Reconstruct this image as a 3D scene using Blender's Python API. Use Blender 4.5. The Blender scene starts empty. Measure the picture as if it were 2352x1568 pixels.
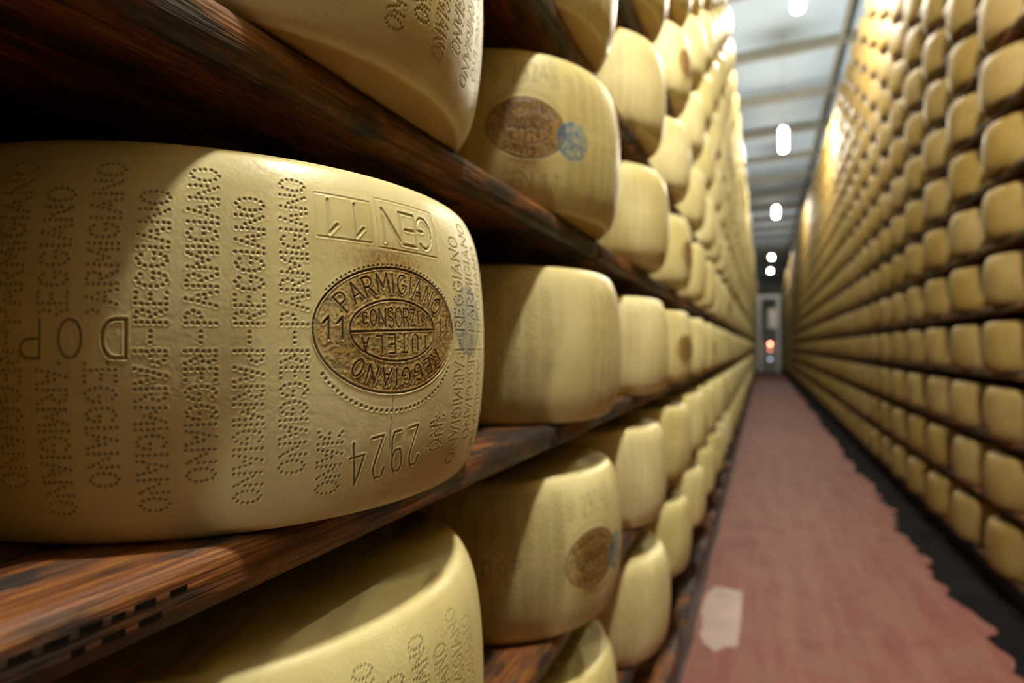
import bpy, math, random
import numpy as np
from mathutils import Vector, Matrix

random.seed(7); rng = np.random.default_rng(11)
SC = bpy.context.scene; COL = SC.collection

# ------------------------------------------------------------------ camera
F_PX, W_PX = 1280.0, 2352.0
YAW = math.atan((1753-1176)/F_PX); PITCH = math.atan(14/F_PX)
EYE = 1.15                                   # eye height above the aisle floor
cam = bpy.data.cameras.new('camera'); camo = bpy.data.objects.new('camera', cam); COL.objects.link(camo)
cam.sensor_width = 36.0; cam.lens = 36.0*F_PX/W_PX
cam.clip_start = 0.01; cam.clip_end = 200
camo.location = (0, 0, EYE); camo.rotation_euler = (math.pi/2+PITCH, 0, YAW)
cam.dof.use_dof = True; cam.dof.focus_distance = 0.345; cam.dof.aperture_fstop = 3.9
SC.camera = camo

# ------------------------------------------------------------------ world, exposure
w = bpy.data.worlds.new('world'); SC.world = w; w.use_nodes = True
w.node_tree.nodes['Background'].inputs[0].default_value = (0.75, 0.87, 1.0, 1)
w.node_tree.nodes['Background'].inputs[1].default_value = 0.0
vs = SC.view_settings
vs.view_transform = 'Standard'; vs.look = 'None'; vs.gamma = 1.0; vs.use_curve_mapping = False
vs.exposure = 0.22
cy = SC.cycles; cy.max_bounces = 6; cy.diffuse_bounces = 4; cy.glossy_bounces = 2; cy.transmission_bounces = 1
cy.caustics_reflective = False; cy.caustics_refractive = False; cy.use_light_tree = False
LAMP_POWER = 630.0
LAMP_COLOR = (1.0, 0.93, 0.76)

# ------------------------------------------------------------------ layout numbers (metres)
R, HC, D = 0.216, 0.225, 0.509        # wheel radius, height, spacing along the aisle
PITCH_Z, TH = 0.301, 0.033            # shelf to shelf, board thickness
AC, AS = 0.2095, 0.268                # left: wheel front, shelf front (distance from camera line)
BC, BS = 0.925, 0.983                 # right
Y0, YR = 0.3555, 3.22                 # first wheel on the left, first visible on the right
ZB = EYE - 0.109                      # top of the shelf that carries the big wheel
L_ROWS = range(-2, 9); R_ROWS = range(-3, 12)
Y_END = 25.2

# ------------------------------------------------------------------ helpers
def new_mesh(name, V, Fq, smooth=True):
    me = bpy.data.meshes.new(name)
    me.from_pydata([tuple(map(float, v)) for v in V], [], [tuple(f) for f in Fq]); me.update()
    if smooth:
        me.polygons.foreach_set('use_smooth', np.ones(len(me.polygons), bool))
    return me
def obj(name, me, mat=None, parent=None, loc=(0, 0, 0), rot=(0, 0, 0)):
    o = bpy.data.objects.new(name, me); COL.objects.link(o)
    o.location = loc; o.rotation_euler = rot
    if mat is not None and me is not None and not me.materials: me.materials.append(mat)
    if parent is not None: o.parent = parent
    return o
def empty(name, loc=(0, 0, 0)):
    o = bpy.data.objects.new(name, None); COL.objects.link(o); o.location = loc; o.empty_display_size = .1
    return o
def tag(o, label, cat, group=None, kind=None):
    o['label'] = label
    if cat: o['category'] = cat
    if group: o['group'] = group
    if kind: o['kind'] = kind
    return o
class MB:
    def __init__(s): s.v = []; s.f = []
    def box(s, x0, x1, y0, y1, z0, z1):
        n = len(s.v)
        s.v += [(x, y, z) for z in (z0, z1) for y in (y0, y1) for x in (x0, x1)]
        s.f += [tuple(n+i for i in q) for q in ((0,2,3,1),(4,5,7,6),(0,1,5,4),(2,6,7,3),(0,4,6,2),(1,3,7,5))]
        return s
    def lathe(s, prof, cx=0, cy=0, n=24):
        b = len(s.v); m = len(prof)
        for i in range(n):
            a = 2*math.pi*i/n
            s.v += [(cx+r*math.cos(a), cy+r*math.sin(a), z) for r, z in prof]
        for i in range(n):
            j = (i+1) % n
            s.f += [(b+i*m+k, b+j*m+k, b+j*m+k+1, b+i*m+k+1) for k in range(m-1)]
        return s
    def mesh(s, name, smooth=False): return new_mesh(name, s.v, s.f, smooth)

def mat_new(name):
    m = bpy.data.materials.new(name); m.use_nodes = True
    nt = m.node_tree; b = nt.nodes['Principled BSDF']
    return m, nt, b
def N(nt, t, **kw):
    n = nt.nodes.new(t)
    for k, v in kw.items():
        if k.startswith('i_'): n.inputs[k[2:].replace('_', ' ')].default_value = v
        else: setattr(n, k, v)
    return n
def mix(nt, fac, a, b, mode='MIX'):
    n = nt.nodes.new('ShaderNodeMix'); n.data_type = 'RGBA'; n.blend_type = mode
    for sock, val in ((n.inputs[0], fac), (n.inputs[6], a), (n.inputs[7], b)):
        if hasattr(val, 'links'): nt.links.new(val, sock)
        elif isinstance(val, (int, float)): sock.default_value = val
        else: sock.default_value = (*val, 1)
    return n.outputs[2]
def mrange(nt, v, a, b, c, d):
    n = nt.nodes.new('ShaderNodeMapRange'); nt.links.new(v, n.inputs[0])
    for i, x in enumerate((a, b, c, d)): n.inputs[1+i].default_value = x
    return n.outputs[0]
def math_n(nt, op, a, b=None):
    n = nt.nodes.new('ShaderNodeMath'); n.operation = op
    for i, x in enumerate((a, b)):
        if x is None: continue
        if hasattr(x, 'links'): nt.links.new(x, n.inputs[i])
        else: n.inputs[i].default_value = x
    return n.outputs[0]
def coords(nt, scale, kind='Object', rnd=False):
    tc = nt.nodes.new('ShaderNodeTexCoord'); mp = nt.nodes.new('ShaderNodeMapping')
    nt.links.new(tc.outputs[kind], mp.inputs[0]); mp.inputs['Scale'].default_value = scale
    if rnd:
        oi = nt.nodes.new('ShaderNodeObjectInfo'); vm = nt.nodes.new('ShaderNodeVectorMath'); vm.operation = 'SCALE'
        vm.inputs[0].default_value = (13.7, 41.3, 29.9); nt.links.new(oi.outputs['Random'], vm.inputs['Scale'])
        nt.links.new(vm.outputs[0], mp.inputs['Location'])
    return mp.outputs[0]
def noise(nt, vec, scale, detail=4, rough=.55):
    n = nt.nodes.new('ShaderNodeTexNoise'); n.inputs['Scale'].default_value = scale
    n.inputs['Detail'].default_value = detail; n.inputs['Roughness'].default_value = rough
    nt.links.new(vec, n.inputs['Vector']); return n.outputs['Fac']
def bump(nt, h, strength, dist):
    n = nt.nodes.new('ShaderNodeBump'); n.inputs['Strength'].default_value = strength; n.inputs['Distance'].default_value = dist
    nt.links.new(h, n.inputs['Height']); return n.outputs[0]

# ------------------------------------------------------------------ materials
def make_rind(name, c_lo, c_hi, rough=.42):
    m, nt, b = mat_new(name)
    v = coords(nt, (1, 1, 1), rnd=True); vz = coords(nt, (1, 1, .12), rnd=True)
    vh = coords(nt, (.25, .25, 3), rnd=True)
    n1 = noise(nt, v, 9, 3); n2 = noise(nt, vz, 60, 2); n3 = noise(nt, vh, 40, 1); n4 = noise(nt, v, 420, 0)
    base = mix(nt, mrange(nt, n1, .3, .7, 0, 1), c_lo, c_hi)
    base = mix(nt, mrange(nt, n2, .4, .75, 0, .30), base, [x*.86 for x in c_lo])
    base = mix(nt, mrange(nt, n3, .5, .8, 0, .30), base, [c_hi[0]*1.02, c_hi[1]*.98, c_hi[2]*.85])
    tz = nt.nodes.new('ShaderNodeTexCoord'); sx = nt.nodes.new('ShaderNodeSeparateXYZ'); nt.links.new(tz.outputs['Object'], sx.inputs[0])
    base = mix(nt, mrange(nt, sx.outputs[2], .0012, .0003, 0, .85), base, (c_lo[0]*.72, c_lo[1]*.50, c_lo[2]*.28))  # underside: board stain plus orange bounce off the wood painted in
    top = math_n(nt, 'MULTIPLY', mrange(nt, sx.outputs[2], HC-.0012, HC-.0003, 0, .75), mrange(nt, sx.outputs[2], HC+.0005, HC+.001, 1, 0))
    st = math_n(nt, 'MULTIPLY', top, mrange(nt, noise(nt, coords(nt, (1, .25, 1), rnd=True), 22, 2, .65), .52, .68, 0, 1))
    base = mix(nt, st, base, (.12, .065, .035))
    oi = nt.nodes.new('ShaderNodeObjectInfo')
    hs = nt.nodes.new('ShaderNodeHueSaturation'); nt.links.new(base, hs.inputs['Color'])
    nt.links.new(mrange(nt, oi.outputs['Random'], 0, 1, .90, 1.08), hs.inputs['Value'])
    nt.links.new(mrange(nt, oi.outputs['Random'], 0, 1, 1.08, .92), hs.inputs['Saturation'])
    col = hs.outputs[0]
    at = nt.nodes.new('ShaderNodeAttribute'); at.attribute_name = 'pig'
    sp = nt.nodes.new('ShaderNodeSeparateColor'); nt.links.new(at.outputs['Color'], sp.inputs[0])
    # burnt brand: granular gold-brown
    g = noise(nt, v, 330, 1, .7)
    burn = mix(nt, mrange(nt, g, .35, .62, 0, 1), (.13, .055, .012), (.46, .29, .08))
    col = mix(nt, sp.outputs[1], col, burn)
    # blue rubber-stamp ink, blotchy
    gi = noise(nt, v, 150, 1, .6)
    col = mix(nt, math_n(nt, 'MULTIPLY', sp.outputs[2], mrange(nt, gi, .30, .55, .35, 1.0)), col, (.01, .16, .33))
    # dirt held in pressed dots and letters
    col = mix(nt, sp.outputs[0], col, (.045, .018, .007))
    nt.links.new(col, b.inputs['Base Color'])
    nt.links.new(mrange(nt, n1, .3, .7, rough-.07, rough+.1), b.inputs['Roughness'])
    b.inputs['Specular IOR Level'].default_value = .45
    h = math_n(nt, 'ADD', math_n(nt, 'MULTIPLY', n4, .35), math_n(nt, 'MULTIPLY', noise(nt, v, 110, 1), .8))
    nt.links.new(bump(nt, h, .35, .0008), b.inputs['Normal'])
    return m
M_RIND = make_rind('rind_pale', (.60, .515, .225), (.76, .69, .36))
M_RIND_DIM = make_rind('rind_golden', (.225, .148, .045), (.30, .212, .074), .58)  # right rack: browner rind, its weaker light also put into the colour

def make_wood():
    m, nt, b = mat_new('shelf_wood')
    v = coords(nt, (1, 1, 1), rnd=True); vg = coords(nt, (1, .035, 1), rnd=True); vl = coords(nt, (1, .3, 1), rnd=True)
    grain = noise(nt, vg, 300, 2, .6); big = noise(nt, vl, 26, 4, .65); med = noise(nt, vl, 55, 3, .65); vlow = noise(nt, v, 2.5, 0)
    col = mix(nt, mrange(nt, grain, .32, .68, 0, 1), (.085, .027, .007), (.33, .135, .034))
    col = mix(nt, mrange(nt, med, .42, .68, 0, .8), col, (.115, .027, .010))
    dark = math_n(nt, 'ADD', big, math_n(nt, 'MULTIPLY', vlow, .22))
    tz = nt.nodes.new('ShaderNodeTexCoord'); sx = nt.nodes.new('ShaderNodeSeparateXYZ'); nt.links.new(tz.outputs['Object'], sx.inputs[0])
    dark = math_n(nt, 'ADD', dark, mrange(nt, sx.outputs[0], -.03, -.008, 0, .055))     # handled front edge is grimier
    col = mix(nt, mrange(nt, dark, .555, .675, 0, .94), col, (.022, .020, .020))
    sc = noise(nt, coords(nt, (1, .12, 1), rnd=True), 120, 4, .7)
    col = mix(nt, mrange(nt, sc, .66, .76, 0, .75), col, (.46, .33, .21))
    nt.links.new(col, b.inputs['Base Color'])
    nt.links.new(mrange(nt, med, .3, .7, .38, .65), b.inputs['Roughness'])
    h = math_n(nt, 'ADD', grain, math_n(nt, 'MULTIPLY', med, 1.2))
    nt.links.new(bump(nt, h, .7, .002), b.inputs['Normal'])
    return m
M_WOOD = make_wood()

def plain(name, col, rough=.6, metal=0, var=.15, scale=8, bumpd=0):
    m, nt, b = mat_new(name)
    v = coords(nt, (1, 1, 1), rnd=True); n = noise(nt, v, scale, 5)
    c = mix(nt, mrange(nt, n, .3, .7, 0, 1), [x*(1-var) for x in col], [min(1, x*(1+var)) for x in col])
    nt.links.new(c, b.inputs['Base Color']); b.inputs['Specular IOR Level'].default_value = .05 if rough > .85 else .4; b.inputs['Roughness'].default_value = rough; b.inputs['Metallic'].default_value = metal
    if bumpd: nt.links.new(bump(nt, n, .5, bumpd), b.inputs['Normal'])
    return m
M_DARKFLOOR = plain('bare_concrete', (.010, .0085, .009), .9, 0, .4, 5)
M_RAIL = plain('dark_steel', (.045, .045, .048), .38, .6, .4, 12)
M_POST = plain('rack_steel', (.06, .05, .045), .55, .3, .3, 6)
M_CEIL = plain('ceiling_panel', (.45, .56, .71), .6, 0, .06, 2)
M_BEAM = plain('ceiling_beam', (.22, .21, .18), .6, 0, .1, 4)
M_WALL = plain('plaster', (.4, .4, .39), .8, 0, .08, 1.5)
M_GREY = plain('machine_grey', (.42, .43, .44), .5, .2, .08, 4)
M_DARK = plain('machine_dark', (.05, .05, .06), .5, .2, .2, 4)
M_CREAM = plain('machine_panel', (.70, .69, .64), .5, 0, .05, 4)
M_CORD = plain('cord', (.45, .33, .22), .6, 0, .05, 4)
M_CAP = plain('lamp_cap', (.5, .5, .5), .4, .5, .05, 4)
M_BACK = plain('light_block_dark', (.045, .026, .014), .8, 0, .3, 6)
M_SCORCH = plain('scorched_wood', (.010, .008, .0075), .9, 0, .3, 200)
def emit(name, col, s):
    m, nt, b = mat_new(name); b.inputs['Base Color'].default_value = (*[min(1, c) for c in col], 1)
    b.inputs['Emission Color'].default_value = (*col, 1); b.inputs['Emission Strength'].default_value = s
    return m
M_BULB = emit('lamp_glass', LAMP_COLOR, LAMP_POWER)
M_BULB_NEAR = emit('lamp_glass_near', LAMP_COLOR, LAMP_POWER*2.5)
M_RED = emit('signal_red', (1.0, .30, .16), 24)
M_BULB.cycles.emission_sampling = 'FRONT'; M_BULB_NEAR.cycles.emission_sampling = 'FRONT'
M_RED2 = emit('signal_amber', (1.0, .35, .2), 4)
M_BLUE = emit('signal_white', (.7, .8, 1.0), 2.2)

def make_coating():
    m, nt, b = mat_new('floor_paint')
    v = coords(nt, (1, 1, 1)); vy = coords(nt, (1, .08, 1))
    st = noise(nt, vy, 16, 4, .6); bl = noise(nt, v, 5, 5, .6); fi = noise(nt, v, 40, 3)
    col = mix(nt, mrange(nt, st, .35, .7, 0, 1), (.175, .048, .040), (.235, .092, .072))
    col = mix(nt, mrange(nt, bl, .45, .7, 0, .7), col, (.22, .105, .075))
    col = mix(nt, mrange(nt, bl, .42, .28, 0, .6), col, (.12, .030, .022))
    nt.links.new(col, b.inputs['Base Color']); nt.links.new(mrange(nt, fi, .3, .7, .55, .72), b.inputs['Roughness']); b.inputs['Specular IOR Level'].default_value = .3
    nt.links.new(bump(nt, fi, .3, .002), b.inputs['Normal'])
    return m
M_COAT = make_coating()
M_PATCH = plain('pale_patch', (.36, .25, .22), .5, 0, .12, 9)

# ------------------------------------------------------------------ room shell
XL, XR, YB, YF, ZC = -7.0, 8.0, -5.0, 46.0, EYE+4.9
def struct(name, me, mat, label=None):
    o = obj(name, me, mat); o['kind'] = 'structure'
    if label: o['label'] = label
    return o
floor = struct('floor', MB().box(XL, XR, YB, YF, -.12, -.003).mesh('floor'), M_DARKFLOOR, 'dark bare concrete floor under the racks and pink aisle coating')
struct('wall_left', MB().box(XL-.1, XL, YB, YF, -.1, ZC).mesh('wall_left'), M_WALL, 'plain plaster wall behind the left rack')
struct('wall_right', MB().box(XR, XR+.1, YB, YF, -.1, ZC).mesh('wall_right'), M_WALL, 'plain plaster wall behind the right rack')
struct('wall_back', MB().box(XL, XR, YB-.1, YB, -.1, ZC).mesh('wall_back'), M_WALL, 'plain plaster wall behind the camera')
struct('wall_far', MB().box(XL, XR, YF, YF+.1, -.1, ZC).mesh('wall_far'), M_WALL, 'pale plaster wall closing the far end of the aisle')
ceil = struct('ceiling', MB().box(XL, XR, YB, YF, ZC+.02, ZC+.12).mesh('ceiling'), M_CEIL, 'pale blue-grey panelled ceiling crossed by beams')
panel_me = MB().box(-7.45, 7.45, -.90, .90, -.02, .02).mesh('ceiling_panel')
beam_me = MB().box(-7.45, 7.45, -.05, .05, -.16, .0).mesh('beam')
y = YB+1.0
while y < YF-.9:
    obj('ceiling_panel', panel_me, M_CEIL, ceil, (.5, y, ZC)); y += 1.86
y = YB+1.93
while y < YF-.9:
    obj('beam', beam_me, M_BEAM, ceil, (.5, y, ZC-.02)); y += 1.86
for x in (-2.9, 1.1, 5.1):
    obj('purlin', MB().box(x-.025, x+.025, YB, YF, ZC-.26, ZC-.19).mesh('purlin'), M_BEAM, ceil)

# painted aisle strip with a ragged right edge
def ragged(y):
    return .80 + .018*math.sin(y*7.1)+.014*math.sin(y*17.3+1)+.012*math.sin(y*31+.4)+.02*math.sin(y*2.3+2)
RGY = np.arange(-5, 46, .055); RGV = (rng.random(len(RGY))-.5)*.03
V, Fq = [], []
ys = np.concatenate([np.arange(-4.5, 6, .0137), np.arange(6, 45.5, .25)])
for i, yy in enumerate(ys):
    rx = ragged(yy)+np.interp(yy, RGY, RGV); lx = -.262+.004*math.sin(yy*9)+(rng.random()-.5)*.006
    xs = [lx, lx, .0, .27, .54, rx-.05, rx, rx+.002]; zs = [-.003, .003, .003, .003, .003, .003, .0025, -.003]
    V += list(zip(xs, [yy]*8, zs))
    if i: 
        b = (i-1)*8; Fq += [(b+k, b+k+1, b+9+k, b+8+k) for k in range(7)]
obj('aisle_coating', new_mesh('aisle_coating', V, Fq, False), M_COAT, floor)['label'] = 'worn dusty pink floor paint with ragged right edge'

# ------------------------------------------------------------------ stroke letters for the pressed marks
def arc(cx, cy, rx, ry, a0, a1, n=9):
    return [(cx+rx*math.cos(math.radians(a0+(a1-a0)*i/n)), cy+ry*math.sin(math.radians(a0+(a1-a0)*i/n))) for i in range(n+1)]
O_ = arc(.35, .5, .33, .5, 0, 360, 18)
FONT = {
 'A': (.7, [[(0, 0), (.35, 1), (.7, 0)], [(.13, .36), (.57, .36)]]),
 'C': (.66, [arc(.36, .5, .34, .5, 48, 312, 14)]),
 'D': (.68, [[(0, 0), (0, 1), (.3, 1)]+arc(.3, .5, .36, .5, 90, -90, 10)+[(0, 0)]]),
 'E': (.55, [[(.55, 1), (0, 1), (0, 0), (.55, 0)], [(0, .52), (.45, .52)]]),
 'G': (.7, [arc(.36, .5, .34, .5, 48, 330, 14)+[(.68, .46), (.42, .46)]]),
 'I': (.1, [[(.05, 0), (.05, 1)]]),
 'L': (.52, [[(0, 1), (0, 0), (.52, 0)]]),
 'M': (.8, [[(0, 0), (.05, 1), (.4, .3), (.75, 1), (.8, 0)]]),
 'N': (.66, [[(0, 0), (0, 1), (.66, 0), (.66, 1)]]),
 'O': (.7, [O_]),
 'P': (.58, [[(0, 0), (0, 1), (.3, 1)]+arc(.3, .75, .27, .25, 90, -90, 8)+[(0, .5)]]),
 'R': (.62, [[(0, 0), (0, 1), (.3, 1)]+arc(.3, .75, .27, .25, 90, -90, 8)+[(0, .5)], [(.26, .5), (.62, 0)]]),
 'S': (.6, [arc(.3, .75, .27, .25, 30, 270, 9)+arc(.3, .25, .28, .25, 90, -150, 9)]),
 'T': (.6, [[(0, 1), (.6, 1)], [(.3, 1), (.3, 0)]]),
 'U': (.62, [[(0, 1), (0, .3)]+arc(.31, .3, .31, .3, 180, 360, 8)+[(.62, 1)]]),
 'Z': (.6, [[(0, 1), (.6, 1), (0, 0), (.6, 0)]]),
 '1': (.3, [[(0, .72), (.25, 1), (.25, 0)]]),
 '2': (.55, [[(.02, .8), (.14, 1), (.42, 1), (.53, .78), (.40, .52), (.02, 0), (.55, 0)]]),
 '9': (.55, [[(.5, .62), (.38, .46), (.14, .46), (.03, .62), (.03, .86), (.14, 1), (.4, 1), (.52, .86), (.52, .2), (.4, 0), (.06, 0)]]),
 '4': (.6, [[(.42, 0), (.42, 1), (0, .34), (.6, .34)]]),
}
DOTS = {  # pin letters: rows from top to bottom
 'P': ['111.', '1..1', '111.', '1...', '1...'], 'A': ['.11.', '1..1', '1111', '1..1', '1..1'],
 'R': ['111.', '1..1', '111.', '1.1.', '1..1'], 'M': ['1...1', '11.11', '1.1.1', '1...1', '1...1'],
 'I': ['1', '1', '1', '1', '1'], 'G': ['.11.', '1...', '1.11', '1..1', '.111'],
 'N': ['1..1', '11.1', '1.11', '1..1', '1..1'], 'O': ['.11.', '1..1', '1..1', '1..1', '.11.'],
 'E': ['111', '1..', '11.', '1..', '111'],
}

class Relief:
    """height field (mm) on the side of a wheel: s along the circumference, z up"""
    def __init__(r, s0, s1, z0, z1, step):
        r.step = step; r.s0, r.z0 = s0, z0
        r.S = np.arange(s0, s1+1e-6, step); r.Z = np.arange(z0, z1+1e-6, step)
        sh = (len(r.Z), len(r.S)); r.d = np.zeros(sh); r.pr = np.zeros(sh); r.pg = np.zeros(sh); r.pb = np.zeros(sh)
        r.lip = np.zeros(sh)
    def win(r, a, b, c, e):
        i0 = max(0, int((a-r.s0)/r.step)-1); i1 = min(len(r.S), int((b-r.s0)/r.step)+2)
        j0 = max(0, int((c-r.z0)/r.step)-1); j1 = min(len(r.Z), int((e-r.z0)/r.step)+2)
        if i1 <= i0 or j1 <= j0: return None
        return slice(j0, j1), slice(i0, i1)
    def put(r, w, dist, width, depth, stain, lip=.0):
        m = np.clip(1-(dist/width)**2, 0, 1)
        r.d[w] = np.maximum(r.d[w], depth*m)
        r.pr[w] = np.maximum(r.pr[w], stain*np.clip(1.25-(dist/width), 0, 1))
        if lip: r.lip[w] = np.maximum(r.lip[w], lip*np.exp(-((dist-1.5*width)/(.5*width))**2))
    def dot(r, s, z, rad=1.08, depth=.7, stain=.6):
        w = r.win(s-2*rad, s+2*rad, z-2*rad, z+2*rad)
        if w is None: return
        r.put(w, np.hypot(r.S[w[1]][None]-s, r.Z[w[0]][:, None]-z), rad, depth, stain, .12)
    def seg(r, p, q, width=1.0, depth=.9, stain=.6, lip=.2):
        m = 2.6*width
        w = r.win(min(p[0], q[0])-m, max(p[0], q[0])+m, min(p[1], q[1])-m, max(p[1], q[1])+m)
        if w is None: return
        X = r.S[w[1]][None]-p[0]; Y = r.Z[w[0]][:, None]-p[1]; dx, dy = q[0]-p[0], q[1]-p[1]
        L = dx*dx+dy*dy+1e-9; t = np.clip((X*dx+Y*dy)/L, 0, 1)
        r.put(w, np.hypot(X-t*dx, Y-t*dy), width, depth, stain, lip)
    def poly(r, pts, **k):
        for p, q in zip(pts[:-1], pts[1:]): r.seg(p, q, **k)
    def glyph(r, ch, cx, cy, h, ang=0, sx=1.0, **k):
        """letter centred at (cx, cy), height h, turned by ang degrees"""
        wd, strokes = FONT[ch]; ca, sa = math.cos(math.radians(ang)), math.sin(math.radians(ang))
        for st in strokes:
            P = []
            for x, y in st:
                X, Y = (x-wd/2)*h*sx, (y-.5)*h; P.append((cx+X*ca-Y*sa, cy+X*sa+Y*ca))
            r.poly(P, **k)
    def text(r, t, cx, cy, h, span, ang=0, sx=1.0, **k):
        ws = [FONT[c][0]*h*sx for c in t]; gap = (span-sum(ws))/max(1, len(t)-1); x = -span/2
        ca, sa = math.cos(math.radians(ang)), math.sin(math.radians(ang))
        for c, w_ in zip(t, ws):
            X = x+w_/2; r.glyph(c, cx+X*ca, cy+X*sa, h, ang, sx, **k); x += w_+gap
    def pins(r, word, s, z, up, zlo=0, zhi=999, h=14.6, wd=.74, gap=2.95, pitch=2.9, **k):
        """pin-dot word running up (or down) the side from z: pins set along the strokes of each letter"""
        t = 0
        for ch in word:
            w_, strokes = FONT[ch]; wl = w_*h*wd if ch != 'I' else .1
            done = []
            for st in strokes:
                p = np.array([(x/w_*wl if w_ > .2 else 0, (y-.5)*h) for x, y in st]); L = np.concatenate([[0], np.cumsum(np.hypot(*np.diff(p, axis=0).T))])
                n = max(1, round(L[-1]/pitch))
                for q in np.linspace(0, L[-1], n+1):
                    c = (np.interp(q, L, p[:, 0]), np.interp(q, L, p[:, 1]))
                    if all(math.hypot(c[0]-e[0], c[1]-e[1]) > 1.9 for e in done): done.append(c)
            for c in done:
                zz = z+t+c[0] if up else z-t-c[0]; ss = s-c[1] if up else s+c[1]
                if zlo <= zz <= zhi: r.dot(ss+random.uniform(-.18, .18), zz+random.uniform(-.18, .18), **k)
            t += wl+gap
    def ellipse(r, cx, cy, a, b, t0=0, t1=360, n=90, **k):
        r.poly([(cx+a*math.cos(math.radians(t0+(t1-t0)*i/n)), cy+b*math.sin(math.radians(t0+(t1-t0)*i/n))) for i in range(n+1)], **k)

SEAL_S = -56.0
def draw_marks(r, flip, columns, dops):
    """the pressed marks of one wheel; flip = the wheel stands on its head"""
    mid = 112.5
    def P(s, z): return (s, z) if flip else (2*SEAL_S-s, 2*mid-z)
    ang0 = 180 if flip else 0
    cz = 120.0 if flip else 106.0
    # pin-dot columns
    for i, s in enumerate(columns):
        near = -118 < s < 6
        a, b_ = ('PARMIGIANO', 'REGGIANO') if i % 2 == 0 else ('REGGIANO', 'PARMIGIANO')
        fade = dict(stain=.55+.15*random.random(), depth=.75)
        if near:
            if abs(s-SEAL_S) > 40:
                if flip: r.pins(b_, s, 106, False, zhi=60, **fade)
                else: r.pins(a, s, 122, True, zlo=166, **fade)
            continue
        hasdop = any(abs(s-ds) < 32 for ds, _ in dops)
        r.pins(a, s, 122, True, zlo=126 if hasdop else 0, **fade)
        r.pins(b_, s, 107, False, zhi=101 if hasdop else 999, **fade)
        if not hasdop:
            for q in (-3.2, 0, 3.2): r.dot(s, 114.5+q*.9, stain=.55)
    for ds, da in dops:
        sg = -1 if da else 1
        for ch, off in zip('DOP', (-21, 0, 20)):
            r.glyph(ch, ds+sg*off, 113.5, 20, da, .85, width=.95, depth=.8, stain=.66)
    # month plates
    kw = dict(width=.75, depth=.28, stain=.05, lip=.16)
    def box(s0, s1, z0, z1):
        c = [P(s0, z0), P(s1, z0), P(s1, z1), P(s0, z1), P(s0, z0)]; r.poly(c, **kw)
    box(-68, -13, 173, 206); box(-110, -73, 175, 202)
    kl = dict(width=1.1, depth=.75, stain=.2 if flip else .4, lip=.3)
    x, zc_ = P(-41, 188.5); r.text('GEN', x, zc_, 22, 45, ang0, 1.0, **kl)
    x, zc_ = P(-91, 188); r.text('11', x, zc_, 21, 24, ang0, 1.0, **kl)
    # wheel number
    x, zc_ = P(-60, 39.5); r.text('2924', x, zc_, 27, 55, ang0+7, .62, width=.9, depth=.7, stain=.6, lip=.25)
    # burnt seal
    wf = 1.0 if flip else 1.75
    S2 = r.S[None]; Z2 = r.Z[:, None]
    e = np.sqrt(((S2-SEAL_S)/57.0)**2+((Z2-cz)/40.5)**2)
    inside = np.clip((1.0-e)/.03, 0, 1)
    blot = smooth_noise(r.d.shape, 9/r.step)*.5+smooth_noise(r.d.shape, 26/r.step)*.5
    side = np.clip((.80 if flip else 1.0)+.25*(blot-.5)*2, 0, 1)
    edge_fade = np.clip(.62+.55*np.clip((S2-SEAL_S+46)/30, 0, 1)-.12*((S2-SEAL_S)/57), .45, 1)
    r.pg = np.maximum(r.pg, inside*side*edge_fade)
    zt = cz+44 if flip else cz-44
    halo = np.exp(-(((S2-SEAL_S+4)/30)**2+((Z2-zt)/12)**2))*.95+np.exp(-(((e-1.0)/.05)**2))*.25*(blot+.3)
    r.pg = np.maximum(r.pg, np.clip(halo, 0, .85))
    r.d += inside*.35+inside*(smooth_noise(r.d.shape, 1.3/r.step)-.5)*.38
    ks = dict(width=.78*wf, depth=1.0, stain=.92, lip=.28)
    r.ellipse(SEAL_S, cz, 57, 40.5, **ks); r.ellipse(SEAL_S, cz, 34.5, 19.8, **ks)
    r.seg((SEAL_S-34, cz-1.5), (SEAL_S+34, cz+1.5), **ks)
    def ring(word, t0, t1, a, b_, h):
        # even spacing by arc length, clockwise, letters with tops outwards
        ts = np.linspace(t0, t1, 300); px, py = SEAL_S+a*np.cos(np.radians(ts)), cz+b_*np.sin(np.radians(ts))
        L = np.concatenate([[0], np.cumsum(np.hypot(np.diff(px), np.diff(py)))])
        ws = [FONT[c][0]*h*.86 for c in word]; gap = (L[-1]-sum(ws))/(len(word)-1); x = 0
        for c, w_ in zip(word, ws):
            t = np.interp(x+w_/2, L, ts); x += w_+gap
            nx, ny = math.cos(math.radians(t))/a, math.sin(math.radians(t))/b_
            r.glyph(c, SEAL_S+a*math.cos(math.radians(t)), cz+b_*math.sin(math.radians(t)), h, math.degrees(math.atan2(ny, nx))-90, .86,
                    width=.78*wf, depth=.95, stain=.85, lip=.3)
    ring('PARMIGIANO', 152, 30, 45.8, 30.4, 12.5)
    ring('REGGIANO', -33, -134, 45.8, 30.4, 11.0)
    for ss in (-105, -96.5): r.glyph('1', SEAL_S+(ss+56), cz+.5, 13, 0, 1, width=.9, depth=1.0, stain=.9, lip=.3)
    for ss in (-13, -6): r.glyph('1', ss, cz+3, 12, 180, 1, width=.75, depth=.9, stain=.8, lip=.3)
    kt = dict(width=.72*wf, depth=.9, stain=.88, lip=.25)
    for c, s, h in zip('CONSORZIO', np.array((-24.5, -18.5, -12, -5.5, 1, 7.4, 13.4, 18, 22.8)), (7.5, 10, 11.5, 12.4, 12.4, 11.8, 10.5, 8.8, 6.5)):
        r.glyph(c, SEAL_S+s, cz+8.4+s*.045-(.4*abs(s)/28), h, 2, .66 if c != 'I' else 1, **kt)
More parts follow.
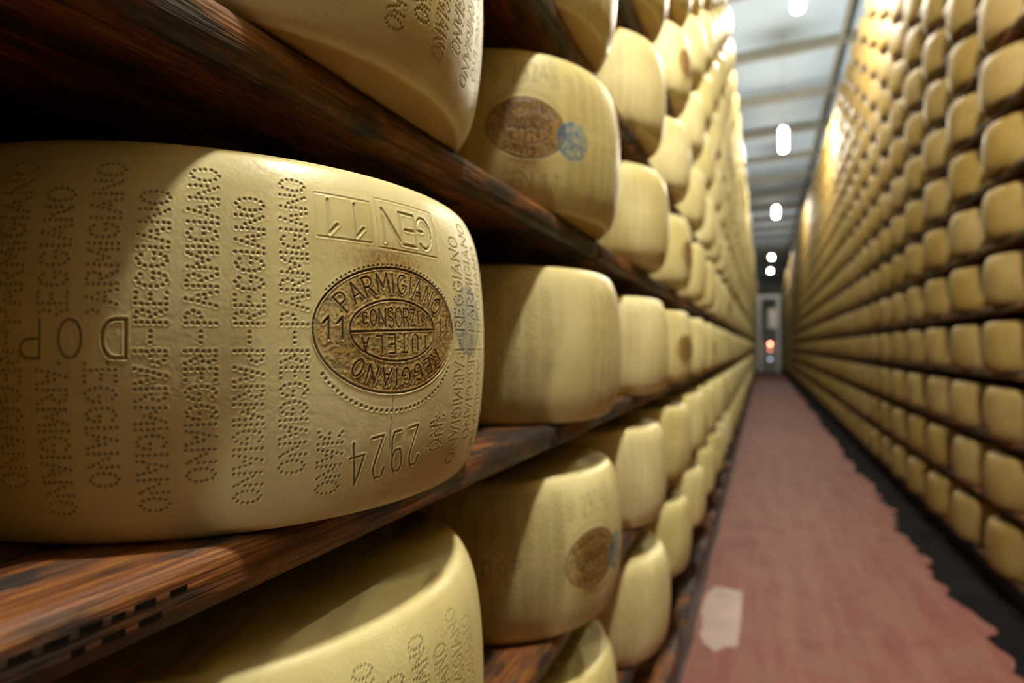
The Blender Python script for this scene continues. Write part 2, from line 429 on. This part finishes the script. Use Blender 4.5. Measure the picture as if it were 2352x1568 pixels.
    for c, s, h in zip('TUTELA', np.linspace(25, -24, 6), (8.5, 11, 12, 12, 11, 9)):
        r.glyph(c, SEAL_S+s, cz-8.6+s*.045, h, 182, .72, **kt)
    for t in np.arange(32, 150, 3.6):
        t_ = t if flip else -t
        r.dot(SEAL_S+58.5*math.cos(math.radians(t_)), cz+42.5*math.sin(math.radians(t_)), .9, .8, .7)
    for t in np.arange(-152, -26, 3.9):
        t_ = t if flip else -t
        r.dot(SEAL_S+58*math.cos(math.radians(t_)), cz+(-4 if flip else 4)+48*math.sin(math.radians(t_)), 1.15, .8, .75)
    # fine crack through the seal
    pts = [(SEAL_S-3+random.uniform(-.7, .7), z_) for z_ in np.arange(cz-20, cz-78, -4)] if flip else []
    if pts: r.poly(pts, width=.45, depth=.5, stain=.40, lip=0)
    # round rubber stamp in blue ink beside the seal
    cs_, cz2 = (31, 130) if flip else (15, cz-8)
    rad = np.hypot(S2-cs_, (Z2-cz2)); k_ = np.exp(-((rad-25)/2.0)**2)*.9+np.exp(-((rad-19)/1.2)**2)*.5
    bars = np.zeros_like(r.d)
    for q, zz in enumerate((10, 0, -10)):
        for xx in np.arange(-13, 14, 5.2):
            bars = np.maximum(bars, np.exp(-((S2-cs_-xx+.25*(Z2-cz2-zz))/1.4)**2)*(np.abs(Z2-cz2-zz) < 3.9)*(rad < 18))
    blot2 = smooth_noise(r.d.shape, 7/r.step)
    r.pb = np.clip(np.maximum(np.maximum(k_, bars), .48*(rad < 27))*((.35 if flip else .75)+blot2*(.7 if flip else 1)), 0, 1)

def smooth_noise(shape, cell):
    cell = max(cell, 1.0); gh, gw = int(shape[0]/cell)+3, int(shape[1]/cell)+3
    g = rng.random((gh, gw)); yy = np.arange(shape[0])/cell; xx = np.arange(shape[1])/cell
    i = yy.astype(int); j = xx.astype(int); fy = (yy-i)[:, None]; fx = (xx-j)[None]
    fy = fy*fy*(3-2*fy); fx = fx*fx*(3-2*fx)
    return (g[i][:, j]*(1-fy)*(1-fx)+g[i+1][:, j]*fy*(1-fx)+g[i][:, j+1]*(1-fy)*fx+g[i+1][:, j+1]*fy*fx)

# ------------------------------------------------------------------ wheel meshes
RC = .006                                                    # rounding of the rim
def side_r(z):
    t = (z-HC/2)/(HC/2); r = R-.0120*t*t-.0100*t**8
    e = np.minimum(z, HC-z); c = np.clip(RC-e, 0, RC)
    return r-(RC-np.sqrt(np.maximum(RC*RC-c*c, 0)))
def profile_rows(zside):
    """(r, z, is_side) from the bottom centre outwards and over the top"""
    lo = [RC*(1-math.cos(a)) for a in np.linspace(.15, math.pi/2, 6)]
    zz = list(zside)
    lo = [z for z in lo if z < zz[0]-1e-5]
    return [(.06, 0), (.15, 0)]+[(side_r(0.0)-.001, 0)]+[(float(side_r(z)), z) for z in lo], zz, \
           [(float(side_r(HC-z)), HC-z) for z in reversed(lo)]+[(side_r(HC)-.001, HC), (.15, HC), (.06, HC)]

def relief_wheel(name, rel, s_rest):
    """returns meshes (body, seal, ink, plates) of a wheel whose side carries the height field"""
    S = np.concatenate([rel.S, s_rest]); nS = len(S); ang = S/216.0
    low, zz, top = profile_rows(rel.Z/1000.0)
    nz = len(zz); rows = low+[(None, z) for z in zz]+top; nR = len(rows)
    RR = np.zeros((nR, nS)); ZZ = np.zeros((nR, nS)); PIG = np.zeros((nR, nS, 4)); PIG[..., 3] = 1
    for i, (r_, z_) in enumerate(rows): ZZ[i] = z_; RR[i] = r_ if r_ is not None else 0
    a = len(low); nd = len(rel.S)
    base = side_r(np.array(zz))[:, None]
    RR[a:a+nz] = base
    env = np.ones((nz, nd)); env[:, 0] = 0
    if len(s_rest): env[:, -1] = 0
    RR[a:a+nz, :nd] -= (rel.d-rel.lip)*env/1000.0
    PIG[a:a+nz, :nd, 0] = rel.pr; PIG[a:a+nz, :nd, 1] = rel.pg; PIG[a:a+nz, :nd, 2] = rel.pb
    # slightly hand-made outline
    RR *= 1+.0022*np.sin(2*ang+.6)[None]+.0014*np.sin(3*ang+2)[None]
    X = RR*np.cos(ang)[None]; Y = RR*np.sin(ang)[None]
    co = np.stack([X, Y, ZZ], -1)
    # smooth normals from the whole grid
    ds = np.roll(co, -1, 1)-np.roll(co, 1, 1)
    dz = np.empty_like(co); dz[1:-1] = co[2:]-co[:-2]; dz[0] = co[1]-co[0]; dz[-1] = co[-1]-co[-2]
    nrm = np.cross(ds, dz); nrm /= np.linalg.norm(nrm, axis=-1, keepdims=True)+1e-12
    nrm[:3] = (0, 0, -1); nrm[-3:] = (0, 0, 1)
    idx = np.arange(nR*nS).reshape(nR, nS)
    q = np.stack([idx[:-1], np.roll(idx, -1, 1)[:-1], np.roll(idx, -1, 1)[1:], idx[1:]], -1)
    sw = (S+np.roll(S, -1))/2; sw[-1] = S[-1]+3
    sm = sw[None].repeat(nR-1, 0); zm = (ZZ[:-1]+ZZ[1:])*500.0
    return co.reshape(-1, 3), nrm.reshape(-1, 3), PIG.reshape(-1, 4), q, sm, zm, idx

def cut(name, data, mask, caps=False):
    co, nrm, pig, q, sm, zm, idx = data
    fq = q[mask]; used, inv = np.unique(fq.reshape(-1), return_inverse=True)
    fq = inv.reshape(-1, 4); V = co[used]
    me = bpy.data.meshes.new(name)
    loops = fq.reshape(-1); starts = np.arange(0, len(loops), 4); tot = np.full(len(starts), 4)
    if caps:
        remap = {int(g): i for i, g in enumerate(used)}
        b = np.array([remap[int(g)] for g in idx[0]][::-1]); t = np.array([remap[int(g)] for g in idx[-1]])
        starts = np.concatenate([starts, [len(loops), len(loops)+len(b)]]); tot = np.concatenate([tot, [len(b), len(t)]])
        loops = np.concatenate([loops, b, t])
    me.vertices.add(len(V)); me.vertices.foreach_set('co', V.astype(np.float32).ravel())
    me.loops.add(len(loops)); me.loops.foreach_set('vertex_index', loops.astype(np.int32))
    me.polygons.add(len(starts)); me.polygons.foreach_set('loop_start', starts.astype(np.int32))
    me.polygons.foreach_set('use_smooth', np.ones(len(starts), bool))
    me.update(calc_edges=True)
    at = me.attributes.new('pig', 'FLOAT_COLOR', 'POINT'); at.data.foreach_set('color', pig[used].astype(np.float32).ravel())
    me.normals_split_custom_set_from_vertices(nrm[used].tolist())
    return me

def split_wheel(prefix, rel, s_rest, flip, mat):
    data = relief_wheel(prefix, rel, s_rest); sm, zm = data[4], data[5]
    side = (zm > 8) & (zm < HC*1000-8)
    cz = 120.0 if flip else 106.0
    seal = side & ((((sm-SEAL_S)/58.6)**2+((zm-cz)/42)**2) < 1)
    cs_, cz2 = (31, 130) if flip else (15, cz-8)
    ink = side & ~seal & (np.hypot(sm-cs_, zm-cz2) < 28)
    s_, z_ = (sm, zm) if flip else (2*SEAL_S-sm, 225-zm)
    pl1 = side & ~seal & ~ink & (s_ > -69.5) & (s_ < -11.5) & (z_ > 171.5) & (z_ < 207.5)
    pl2 = side & ~seal & ~ink & ~pl1 & (s_ > -111.5) & (s_ < -71.5) & (z_ > 173.5) & (z_ < 203.5)
    body = ~(seal | ink | pl1 | pl2)
    out = [cut(prefix+'_rind', data, body, True), cut('burnt_seal', data, seal), cut('ink_stamp', data, ink), cut('date_plate', data, pl1), cut('date_plate', data, pl2)]
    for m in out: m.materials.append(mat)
    return out

Z_LO, Z_HI = 7.0, 218.0
# the big wheel: fine relief on the side towards the aisle
relA = Relief(-320, 105, Z_LO, Z_HI, .46)
cols_main = [-123-23.6*i for i in range(0, 9)][::-1]+[-101, -14]+[13, 36.6, 60.2, 83.8]
draw_marks(relA, True, cols_main, [(-232, 180)])
mainM = split_wheel('wheel_main', relA, np.arange(118, 2*math.pi*216-320-8, 15.0), True, M_RIND)
# the common wheel: marks all round
full = 2*math.pi*216
relB = Relief(-full/2+.6, full/2-.6, Z_LO, Z_HI, 1.0)
cols_b = [-123-23.6*i for i in range(0, 23)][::-1]+[-101, -14]+[13+23.6*i for i in range(0, 27)]
cols_b = [c for c in cols_b if abs(c) < full/2-12]
draw_marks(relB, False, cols_b, [(-205, 0), (140, 180), (420, 0)])
wheelM = split_wheel('wheel_common', relB, np.array([]), False, M_RIND)

# the same marks averaged to a coarser grid for wheels farther off
def coarse(rel, q):
    c = Relief(rel.s0+(q-1)/2*rel.step, rel.S[-1]-(q-1)/2*rel.step, Z_LO+(q-1)/2*rel.step, Z_HI-(q-1)/2*rel.step, rel.step*q)
    h, w_ = len(c.Z), len(c.S)
    for nm in ('d', 'pr', 'pg', 'pb', 'lip'):
        a = getattr(rel, nm)[:h*q, :w_*q]
        if a.shape != (h*q, w_*q): a = np.pad(a, ((0, h*q-a.shape[0]), (0, w_*q-a.shape[1])), 'edge')
        setattr(c, nm, a.reshape(h, q, w_, q).mean((1, 3))*(.75 if nm == 'pr' else 1))
    return c
farM = split_wheel('wheel_light', coarse(relB, 4), np.array([]), False, M_RIND)

def plain_wheel(name, n, k):
    zz = np.linspace(RC, HC-RC, k); low, z_, top = profile_rows(zz)
    low = low[:1]+low[2:3]+low[3::2]; top = top[:-3][::2]+top[-3:-2]+top[-1:]
    prof = low+[(float(side_r(z)), float(z)) for z in zz]+top
    V = []; Fq = []; m = len(prof)
    for i in range(n):
        a = 2*math.pi*i/n; V += [(r*math.cos(a), r*math.sin(a), z) for r, z in prof]
    for i in range(n):
        j = (i+1) % n; Fq += [(i*m+q, j*m+q, j*m+q+1, i*m+q+1) for q in range(m-1)]
    Fq.append(tuple(i*m for i in range(n))[::-1]); Fq.append(tuple(i*m+m-1 for i in range(n)))
    return V, Fq
Vp, Fp = plain_wheel('plain', 64, 13)
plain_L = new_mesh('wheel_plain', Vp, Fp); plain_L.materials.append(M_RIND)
plain_R = new_mesh('wheel_plain_golden', Vp, Fp); plain_R.materials.append(M_RIND_DIM)

# ------------------------------------------------------------------ racks
def board_mesh(name, length, depth, wear):
    """board along y from 0 to length, front edge at x = 0, body towards -x, top at z = 0"""
    r = .011; prof = [(-depth, -TH), (-depth*.5, -TH), (-.05, -TH)]
    prof += [(-r+r*math.sin(a), -TH+r-r*math.cos(a)) for a in np.linspace(0, math.pi/2, 5)]
    prof += [(-r+r*math.cos(a), -r+r*math.sin(a)) for a in np.linspace(0, math.pi/2, 5)]
    prof += [(-.05, 0), (-depth*.5, 0), (-depth, 0)]
    ny = 60 if wear else 4; V = []; Fq = []; m = len(prof); ph = [rng.random()*6 for _ in range(6)]
    for i in range(ny+1):
        y = length*i/ny
        wv = wear*(.6*math.sin(y*5+ph[0])+.5*math.sin(y*13+ph[1])+.35*math.sin(y*29+ph[2])) if wear else 0
        for x, z in prof:
            fr = max(0, 1+x/.03); lowr = 1 if z < -TH*.5 else .5
            V.append((x+wv*fr*lowr-(rng.random()*wear*.35*fr*lowr), y, z+(wear*.5*math.sin(y*21+ph[3])*fr if z < -TH*.5 else 0)))
        if i: b = (i-1)*m; Fq += [(b+k, b+m+k, b+m+(k+1) % m, b+(k+1) % m) for k in range(m)]
    Fq.append(tuple(range(m))); Fq.append(tuple(ny*m+k for k in range(m))[::-1])
    me = new_mesh(name, V, Fq); me.materials.append(M_WOOD); return me
BL = D*4-.004
boards_near = [board_mesh('board_worn', BL, .42, .0028) for _ in range(3)]
board_far = board_mesh('board', BL, .42, 0)
board_marked = board_mesh('board_marked', BL, .42, 0)

rackL = tag(empty('cheese_rack', (-AS, 0, 0)), 'tall wooden-shelved cheese rack along the left of the aisle', 'rack', 'cheese racks')
rackR = tag(empty('cheese_rack', (BS, 0, 0)), 'tall dark cheese rack along the right of the aisle', 'rack', 'cheese racks')
rackF = tag(empty('cheese_rack', (BS, 26.6, 0)), 'farther rack beyond the dark end post on the right', 'rack', 'cheese racks')
for row in range(-3, 9):
    off = {1: .957-2*BL, 0: -1.30}.get(row, -1.55-((row*37) % 11)*.16)
    y = off; i = 0
    while y < Y_END-.02:
        near = y < 3 and -3 <= row <= 3
        marked = row == 0 and y < .1 < y+BL
        b_ = obj('shelf_board', board_marked if marked else boards_near[(i+row) % 3] if near else board_far, None, rackL, (0, y, ZB+row*PITCH_Z))
        if marked:
            for yy, zz, ln in ((.118, -.0135, .008), (.130, -.0135, .009), (.143, -.0130, .009), (.156, -.0135, .006), (.166, -.0130, .010), (.152, -.0215, .010), (.140, -.0215, .005), (.168, -.0210, .011), (.183, -.0130, .009)):
                obj('scorch_mark', MB().box(-.003, .00022, yy, yy+ln, zz-.0017, zz+.0017).mesh('scorch_mark'), M_SCORCH, b_, (0, -y, 0))
        if y+BL > Y_END+.1: b_.scale.y = (Y_END+.1-y)/BL
        y += BL+.004; i += 1
for row in range(-3, 12):
    y = -1.9-((row*53) % 13)*.13; i = 0
    while y < Y_END-.3:
        near = y < 6
        ln = min(BL, Y_END+.1-y)
        b_ = obj('shelf_board', boards_near[(i+row) % 3] if near else board_far, None, rackR, (0, y+ln, ZB+row*PITCH_Z), (0, 0, math.pi))
        b_.scale.y = ln/BL; y += BL+.004; i += 1
for row in range(-3, 12, 1):
    for y in np.arange(0, 13, BL+.004):
        obj('shelf_board', board_far, None, rackF, (0, y+BL, ZB+row*PITCH_Z), (0, 0, math.pi))
zt_l, zt_r = ZB+8*PITCH_Z, ZB+11*PITCH_Z
postL = MB().box(-.50, -.42, -.04, .04, 0, zt_l).mesh('upright'); postR = MB().box(.42, .50, -.04, .04, 0, zt_r).mesh('upright')
for y in np.arange(-3.2, Y_END, 2.036):
    obj('upright', postL, M_POST, rackL, (0, y, 0)); obj('upright', postR, M_POST, rackR, (0, y, 0))
obj('end_post', MB().box(-.03, .45, -.05, .05, 0, zt_r+.3).mesh('end_post'), M_POST, rackR, (0, Y_END+.2, 0))
obj('end_post', MB().box(-.45, .03, -.05, .05, 0, zt_l+.3).mesh('end_post'), M_POST, rackL, (0, Y_END+.2, 0))
for y in np.arange(0, 13.2, 2.04): obj('upright', postR, M_POST, rackF, (0, y, 0))
# added dark panels behind the racks, keep wall light out of the gaps
obj('light_block_panel', MB().box(-.53, -.505, -3.4, Y_END+.1, 0, zt_l+.28).mesh('light_block_panel'), M_BACK, rackL)
obj('light_block_panel', MB().box(.505, .53, -3.4, Y_END+.1, 0, zt_r+.28).mesh('light_block_panel'), M_BACK, rackR)
obj('light_block_panel', MB().box(.505, .53, 0, 13.2, 0, zt_r+.28).mesh('light_block_panel'), M_BACK, rackF)
# dark steel base beams on the floor
zb0 = ZB-3*PITCH_Z-TH
obj('base_rail', MB().box(-.06, 0, -3.4, Y_END, -.003, zb0).box(0, .006, -3.4, Y_END, -.003, .02).mesh('base_rail'), M_RAIL, rackL)
obj('base_rail', MB().box(.03, .09, -3.4, Y_END, -.003, zb0).mesh('base_rail'), M_RAIL, rackR)
obj('base_rail', MB().box(.03, .09, 0, 13.0, -.003, zb0).mesh('base_rail'), M_RAIL, rackF)

# ------------------------------------------------------------------ the wheels
ORD = ['zeroth', 'first', 'second', 'third', 'fourth', 'fifth', 'sixth', 'seventh', 'eighth', 'ninth', 'tenth', 'eleventh', 'twelfth',
       'thirteenth', 'fourteenth', 'fifteenth', 'sixteenth', 'seventeenth', 'eighteenth', 'nineteenth', 'twentieth']
def ordn(n):
    return ORD[n] if n <= 20 else 'twenty-'+ORD[n-20] if n < 30 else 'thirtieth' if n == 30 else 'thirty-'+ORD[n-30]
def project(x, y, z):
    X = x*math.cos(YAW)+y*math.sin(YAW); Zd = y*math.cos(YAW)-x*math.sin(YAW)
    return (1176+F_PX*X/Zd, 798-F_PX*(z-EYE)/Zd, Zd) if Zd > .05 else (9e9, 9e9, 1e-9)
wheels = []
for row in L_ROWS:
    for k in range(-3, 49):
        x, y = -(AC+R), Y0+k*D
        wheels.append(['L', row, k, x, y, ZB+row*PITCH_Z])
for row in R_ROWS:
    for k in range(-6, 43):
        y = YR+k*D
        if y > Y_END-.25: continue
        wheels.append(['R', row, k, BC+R, y, ZB+row*PITCH_Z])
for row in range(-3, 12):
    for k in range(25):
        wheels.append(['F', row, k, BC+R, 26.9+k*D, ZB+row*PITCH_Z])
for w_ in wheels:
    side, row, k, x, y, z = w_
    u, v, Zd = project(x+(R if side == 'L' else -R), y, z+HC/2)
    half = F_PX*.2/Zd
    vis = Zd > .05 and u+half*1.2 > 0 and u-half < 2352 and v+half > 0 and v-half < 1568
    # front surfaces seen at a grazing angle shrink with distance squared
    w_.append((1/Zd**2 if vis else -1)+(100 if side == 'L' and k == 0 and row in (-1, 0, 1) else 0))
wheels.sort(key=lambda t: -t[6])

def pixel_angle(u, v, k, row):
    """turn of a wheel that brings its seal under the given point of view"""
    X = (u-1176)/F_PX; dx = X*math.cos(YAW)-math.sin(YAW); dy = X*math.sin(YAW)+math.cos(YAW)
    cx, cy = -(AC+R), Y0+k*D; A = dx*dx+dy*dy; B = dx*cx+dy*cy; C = cx*cx+cy*cy-R*R
    s = (B-math.sqrt(max(0, B*B-A*C)))/A
    return math.atan2(s*dy-cy, s*dx-cx)-SEAL_S/216.0
SEALED = {(1, 1): pixel_angle(1212, 258, 1, 1), (1, -1): pixel_angle(1365, 1285, 1, -1), (3, 0): pixel_angle(1577, 785, 3, 0),
          (5, 0): math.radians(14), (3, 1): math.radians(6), (3, 3): math.radians(2), (8, 1): math.radians(8), (4, -1): math.radians(20), (12, 1): math.radians(10), (7, -1): math.radians(15)}
PLAINROT = {(1, 0): math.radians(150), (0, 1): math.radians(100), (0, -1): math.radians(205), (2, 0): math.radians(170)}
GROUP = {'L': 'cheese wheels on the left rack', 'R': 'cheese wheels on the right rack', 'F': 'cheese wheels on the far right rack'}
def label_for(side, row, k):
    if side == 'L':
        if (k, row) == (0, 0): return 'large nearest cheese wheel with dark burnt oval seal and rows of dotted lettering'
        if (k, row) == (1, 1): return 'cheese wheel with brown oval seal and round blue ink stamp, above the shelf joint'
        if (k, row) == (1, -1): return 'cheese wheel marked DOP with brown oval seal, one shelf below the large sealed wheel'
        if (k, row) == (0, 1): return 'nearest cheese wheel on the shelf above the large sealed wheel, orange underside showing'
        if (k, row) == (0, -1): return 'nearest cheese wheel below the large sealed wheel, cut off by the bottom edge'
        if row == 0: return f'pale cheese wheel on left rack, same shelf as the large sealed wheel, {ordn(k+1)} along'
        return f'pale cheese wheel on left rack, {ordn(abs(row))} shelf {"above" if row > 0 else "below"} the large sealed wheel, {ordn(k+1)} along'
    return f'golden cheese wheel on right rack, {ordn(row+4)} shelf from floor, {ordn(k+2)} along from right picture edge'
rest = {'L': [], 'R': [], 'F': []}
n_ind = 0
for side, row, k, x, y, z, score in wheels:
    jx, jy, rz = random.uniform(-.006, .006), random.uniform(-.007, .007), random.uniform(-math.pi, math.pi)
    key = (k, row)
    if score > 0 and n_ind < 300 and side != 'F':
        n_ind += 1
        if side == 'L' and key == (0, 0):
            ms, jx, jy, rz = mainM, 0, 0, 0
        elif side == 'L' and k <= 9:
            ms = wheelM if (k <= 1 and abs(row) <= 2) else farM
            if key in SEALED: rz = SEALED[key]; jx = jy = 0
            elif key in PLAINROT: rz = PLAINROT[key]; jx = jy = 0
            else: rz = random.uniform(math.radians(70), math.radians(290))
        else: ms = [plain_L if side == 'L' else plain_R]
        o = obj('cheese', ms[0], None, None, (x+jx, y+jy, z), (0, 0, rz))
        tag(o, label_for(side, row, k), 'cheese', GROUP[side])
        for me, nm in zip(ms[1:], ('burnt_seal', 'ink_stamp', 'date_plate', 'date_plate')):
            c = obj(nm, me, None, o)
            if nm == 'burnt_seal': c['label'] = 'dark brown burnt oval seal with pressed lettering'
            if nm == 'ink_stamp': c['label'] = 'faded blue round ink stamp'
    else: rest[side].append((x+jx, y+jy, z))
def mass(name, items, mat, label):
    Va, Fa = plain_wheel('m', 28, 6); Va = np.array(Va); Vb, Fb = plain_wheel('m', 18, 4); Vb = np.array(Vb)
    VV, FF, n = [], [], 0
    for x, y, z in items:
        Vq, Fq_ = (Va, Fa) if y < 9 else (Vb, Fb)
        VV.append(Vq+np.array((x, y, z))); FF += [tuple(i+n for i in f) for f in Fq_]; n += len(Vq)
    me = bpy.data.meshes.new(name); me.from_pydata(np.concatenate(VV).tolist(), [], FF)
    me.polygons.foreach_set('use_smooth', np.ones(len(me.polygons), bool)); me.update()
    tag(obj(name, me, mat), label, 'cheeses', None, 'stuff')
mass('cheese_rows', rest['L'], M_RIND, 'distant pale cheese wheels filling the far left rack rows')
mass('cheese_rows', rest['R'], M_RIND_DIM, 'distant golden cheese wheels filling the far right rack rows')
mass('cheese_rows', rest['F'], M_RIND_DIM, 'cheese wheels beyond the dark end post on the right')

# ------------------------------------------------------------------ pale patch on the floor
def ground(u, v):
    X = (u-1176)/F_PX; dx = X*math.cos(YAW)-math.sin(YAW); dy = X*math.sin(YAW)+math.cos(YAW); dz = -(v-798)/F_PX
    s = -EYE/dz; return s*dx, s*dy
pp = [ground(*p) for p in ((1622, 1362), (1640, 1345), (1668, 1350), (1703, 1358), (1699, 1420), (1690, 1484), (1664, 1484), (1640, 1496), (1612, 1474), (1604, 1452), (1612, 1440), (1608, 1400))]
n = len(pp); Vv = [(x, y, .0031) for x, y in pp]+[(x, y, .0055) for x, y in pp]
Ff = [tuple(range(n))[::-1], tuple(range(n, 2*n))]+[(i, (i+1) % n, n+(i+1) % n, n+i) for i in range(n)]
obj('repair_patch', new_mesh('repair_patch', Vv, Ff, False), M_PATCH, floor)['label'] = 'pale torn patch on the pink coating beside the rail'

# ------------------------------------------------------------------ hanging lamps
LZ, LX = EYE+3.2, .30
bulb_me = MB().lathe([(.0, -.15), (.035, -.145), (.05, -.125), (.052, 0), (.05, .17), (.034, .20), (.0, .20)]).mesh('bulb', True); bulb_me.materials.append(M_BULB)
bulb_near = bulb_me.copy(); bulb_near.materials.clear(); bulb_near.materials.append(M_BULB_NEAR)
cap_me = MB().lathe([(0, .20), (.036, .20), (.04, .23), (.03, .29), (.012, .31), (0, .31)]).mesh('cap', True); cap_me.materials.append(M_CAP)
cord_me = MB().lathe([(.004, .31), (.004, ZC-.02-LZ)], n=8).mesh('cord', True); cord_me.materials.append(M_CORD)
LBL = {5.65: 'hanging tube lamp cut by the top edge of the picture', 9.6: 'tall glowing hanging lamp, second from the top edge',
       14.95: 'small glowing hanging lamp, third from the top edge', 22.8: 'round glowing far lamp, upper of the closest pair', 26.9: 'round glowing far lamp, lower of the closest pair',
       37.5: 'added unseen lamp behind the left rack that brightens the far wall', .45: 'hanging tube lamp above the camera', -4.3: 'hanging tube lamp behind the camera',}  # farthest entry: unseen lamp added to light the far wall
for y, lb in LBL.items():
    if lb is None: continue
    lx, lz = (.30, LZ-.7) if y == .45 else (-3.4, LZ) if y == 37.5 else (LX, LZ)
    t = tag(empty('hanging_lamp', (lx, y, lz)), lb, 'lamp', 'hanging aisle lamps')
    obj('bulb', bulb_near if y == .45 else bulb_me, None, t)['label'] = 'glowing white tube'
    bz = .65 if 12 < y < 20 else .25 if y > 20 else 1.0
    t.children[0].scale.z = bz; t.children[0].location.z = .20*(1-bz)
    obj('cap', cap_me, None, t); c = obj('cord', cord_me, None, t)
    if y == .45: c.scale = (1, 1, (ZC-.02-lz)/(ZC-.02-LZ))

# ------------------------------------------------------------------ turning machine at the end of the aisle
t = tag(empty('turning_machine', (.22, 25.6, 0)), 'grey mast machine with red signal light standing at the aisle end', 'machine')
for s in (-1, 1):
    obj('mast', MB().box(s*.36-.06, s*.36+.06, -.08, .08, .12, 3.2).mesh('mast'), M_GREY, t)
    obj('wheel_bogie', MB().box(s*.36-.09, s*.36+.09, -.45, .45, .0, .14).mesh('bogie'), M_DARK, t)
obj('top_beam', MB().box(-.45, .45, -.1, .1, 3.2, 3.34).mesh('top_beam'), M_GREY, t)
obj('control_panel', MB().box(-.02, .28, -.12, -.05, 1.95, 2.75).mesh('control_panel'), M_CREAM, t)
obj('carriage', MB().box(-.29, .29, -.35, .25, 1.35, 1.9).box(-.22, -.1, -.37, -.33, 1.45, 1.8).mesh('carriage'), M_DARK, t)
for i in range(7): obj('guard_bar', MB().box(-.28+i*.085, -.255+i*.085, -.30, -.27, .12, 1.35).mesh('guard_bar'), M_GREY, t)
obj('platform', MB().box(-.42, .42, -.4, .4, .10, .16).mesh('platform'), M_DARK, t)
for nm, m, z, r in (('signal_lamp', M_RED, 1.30, .045), ('signal_lamp', M_RED2, 1.06, .045), ('signal_lamp', M_BLUE, .68, .045)):
    obj(nm, MB().lathe([(0, -r), (r*.7, -r*.7), (r, 0), (r*.7, r*.7), (0, r)], n=16).mesh('signal', True), m, t, (.04, -.44, z))
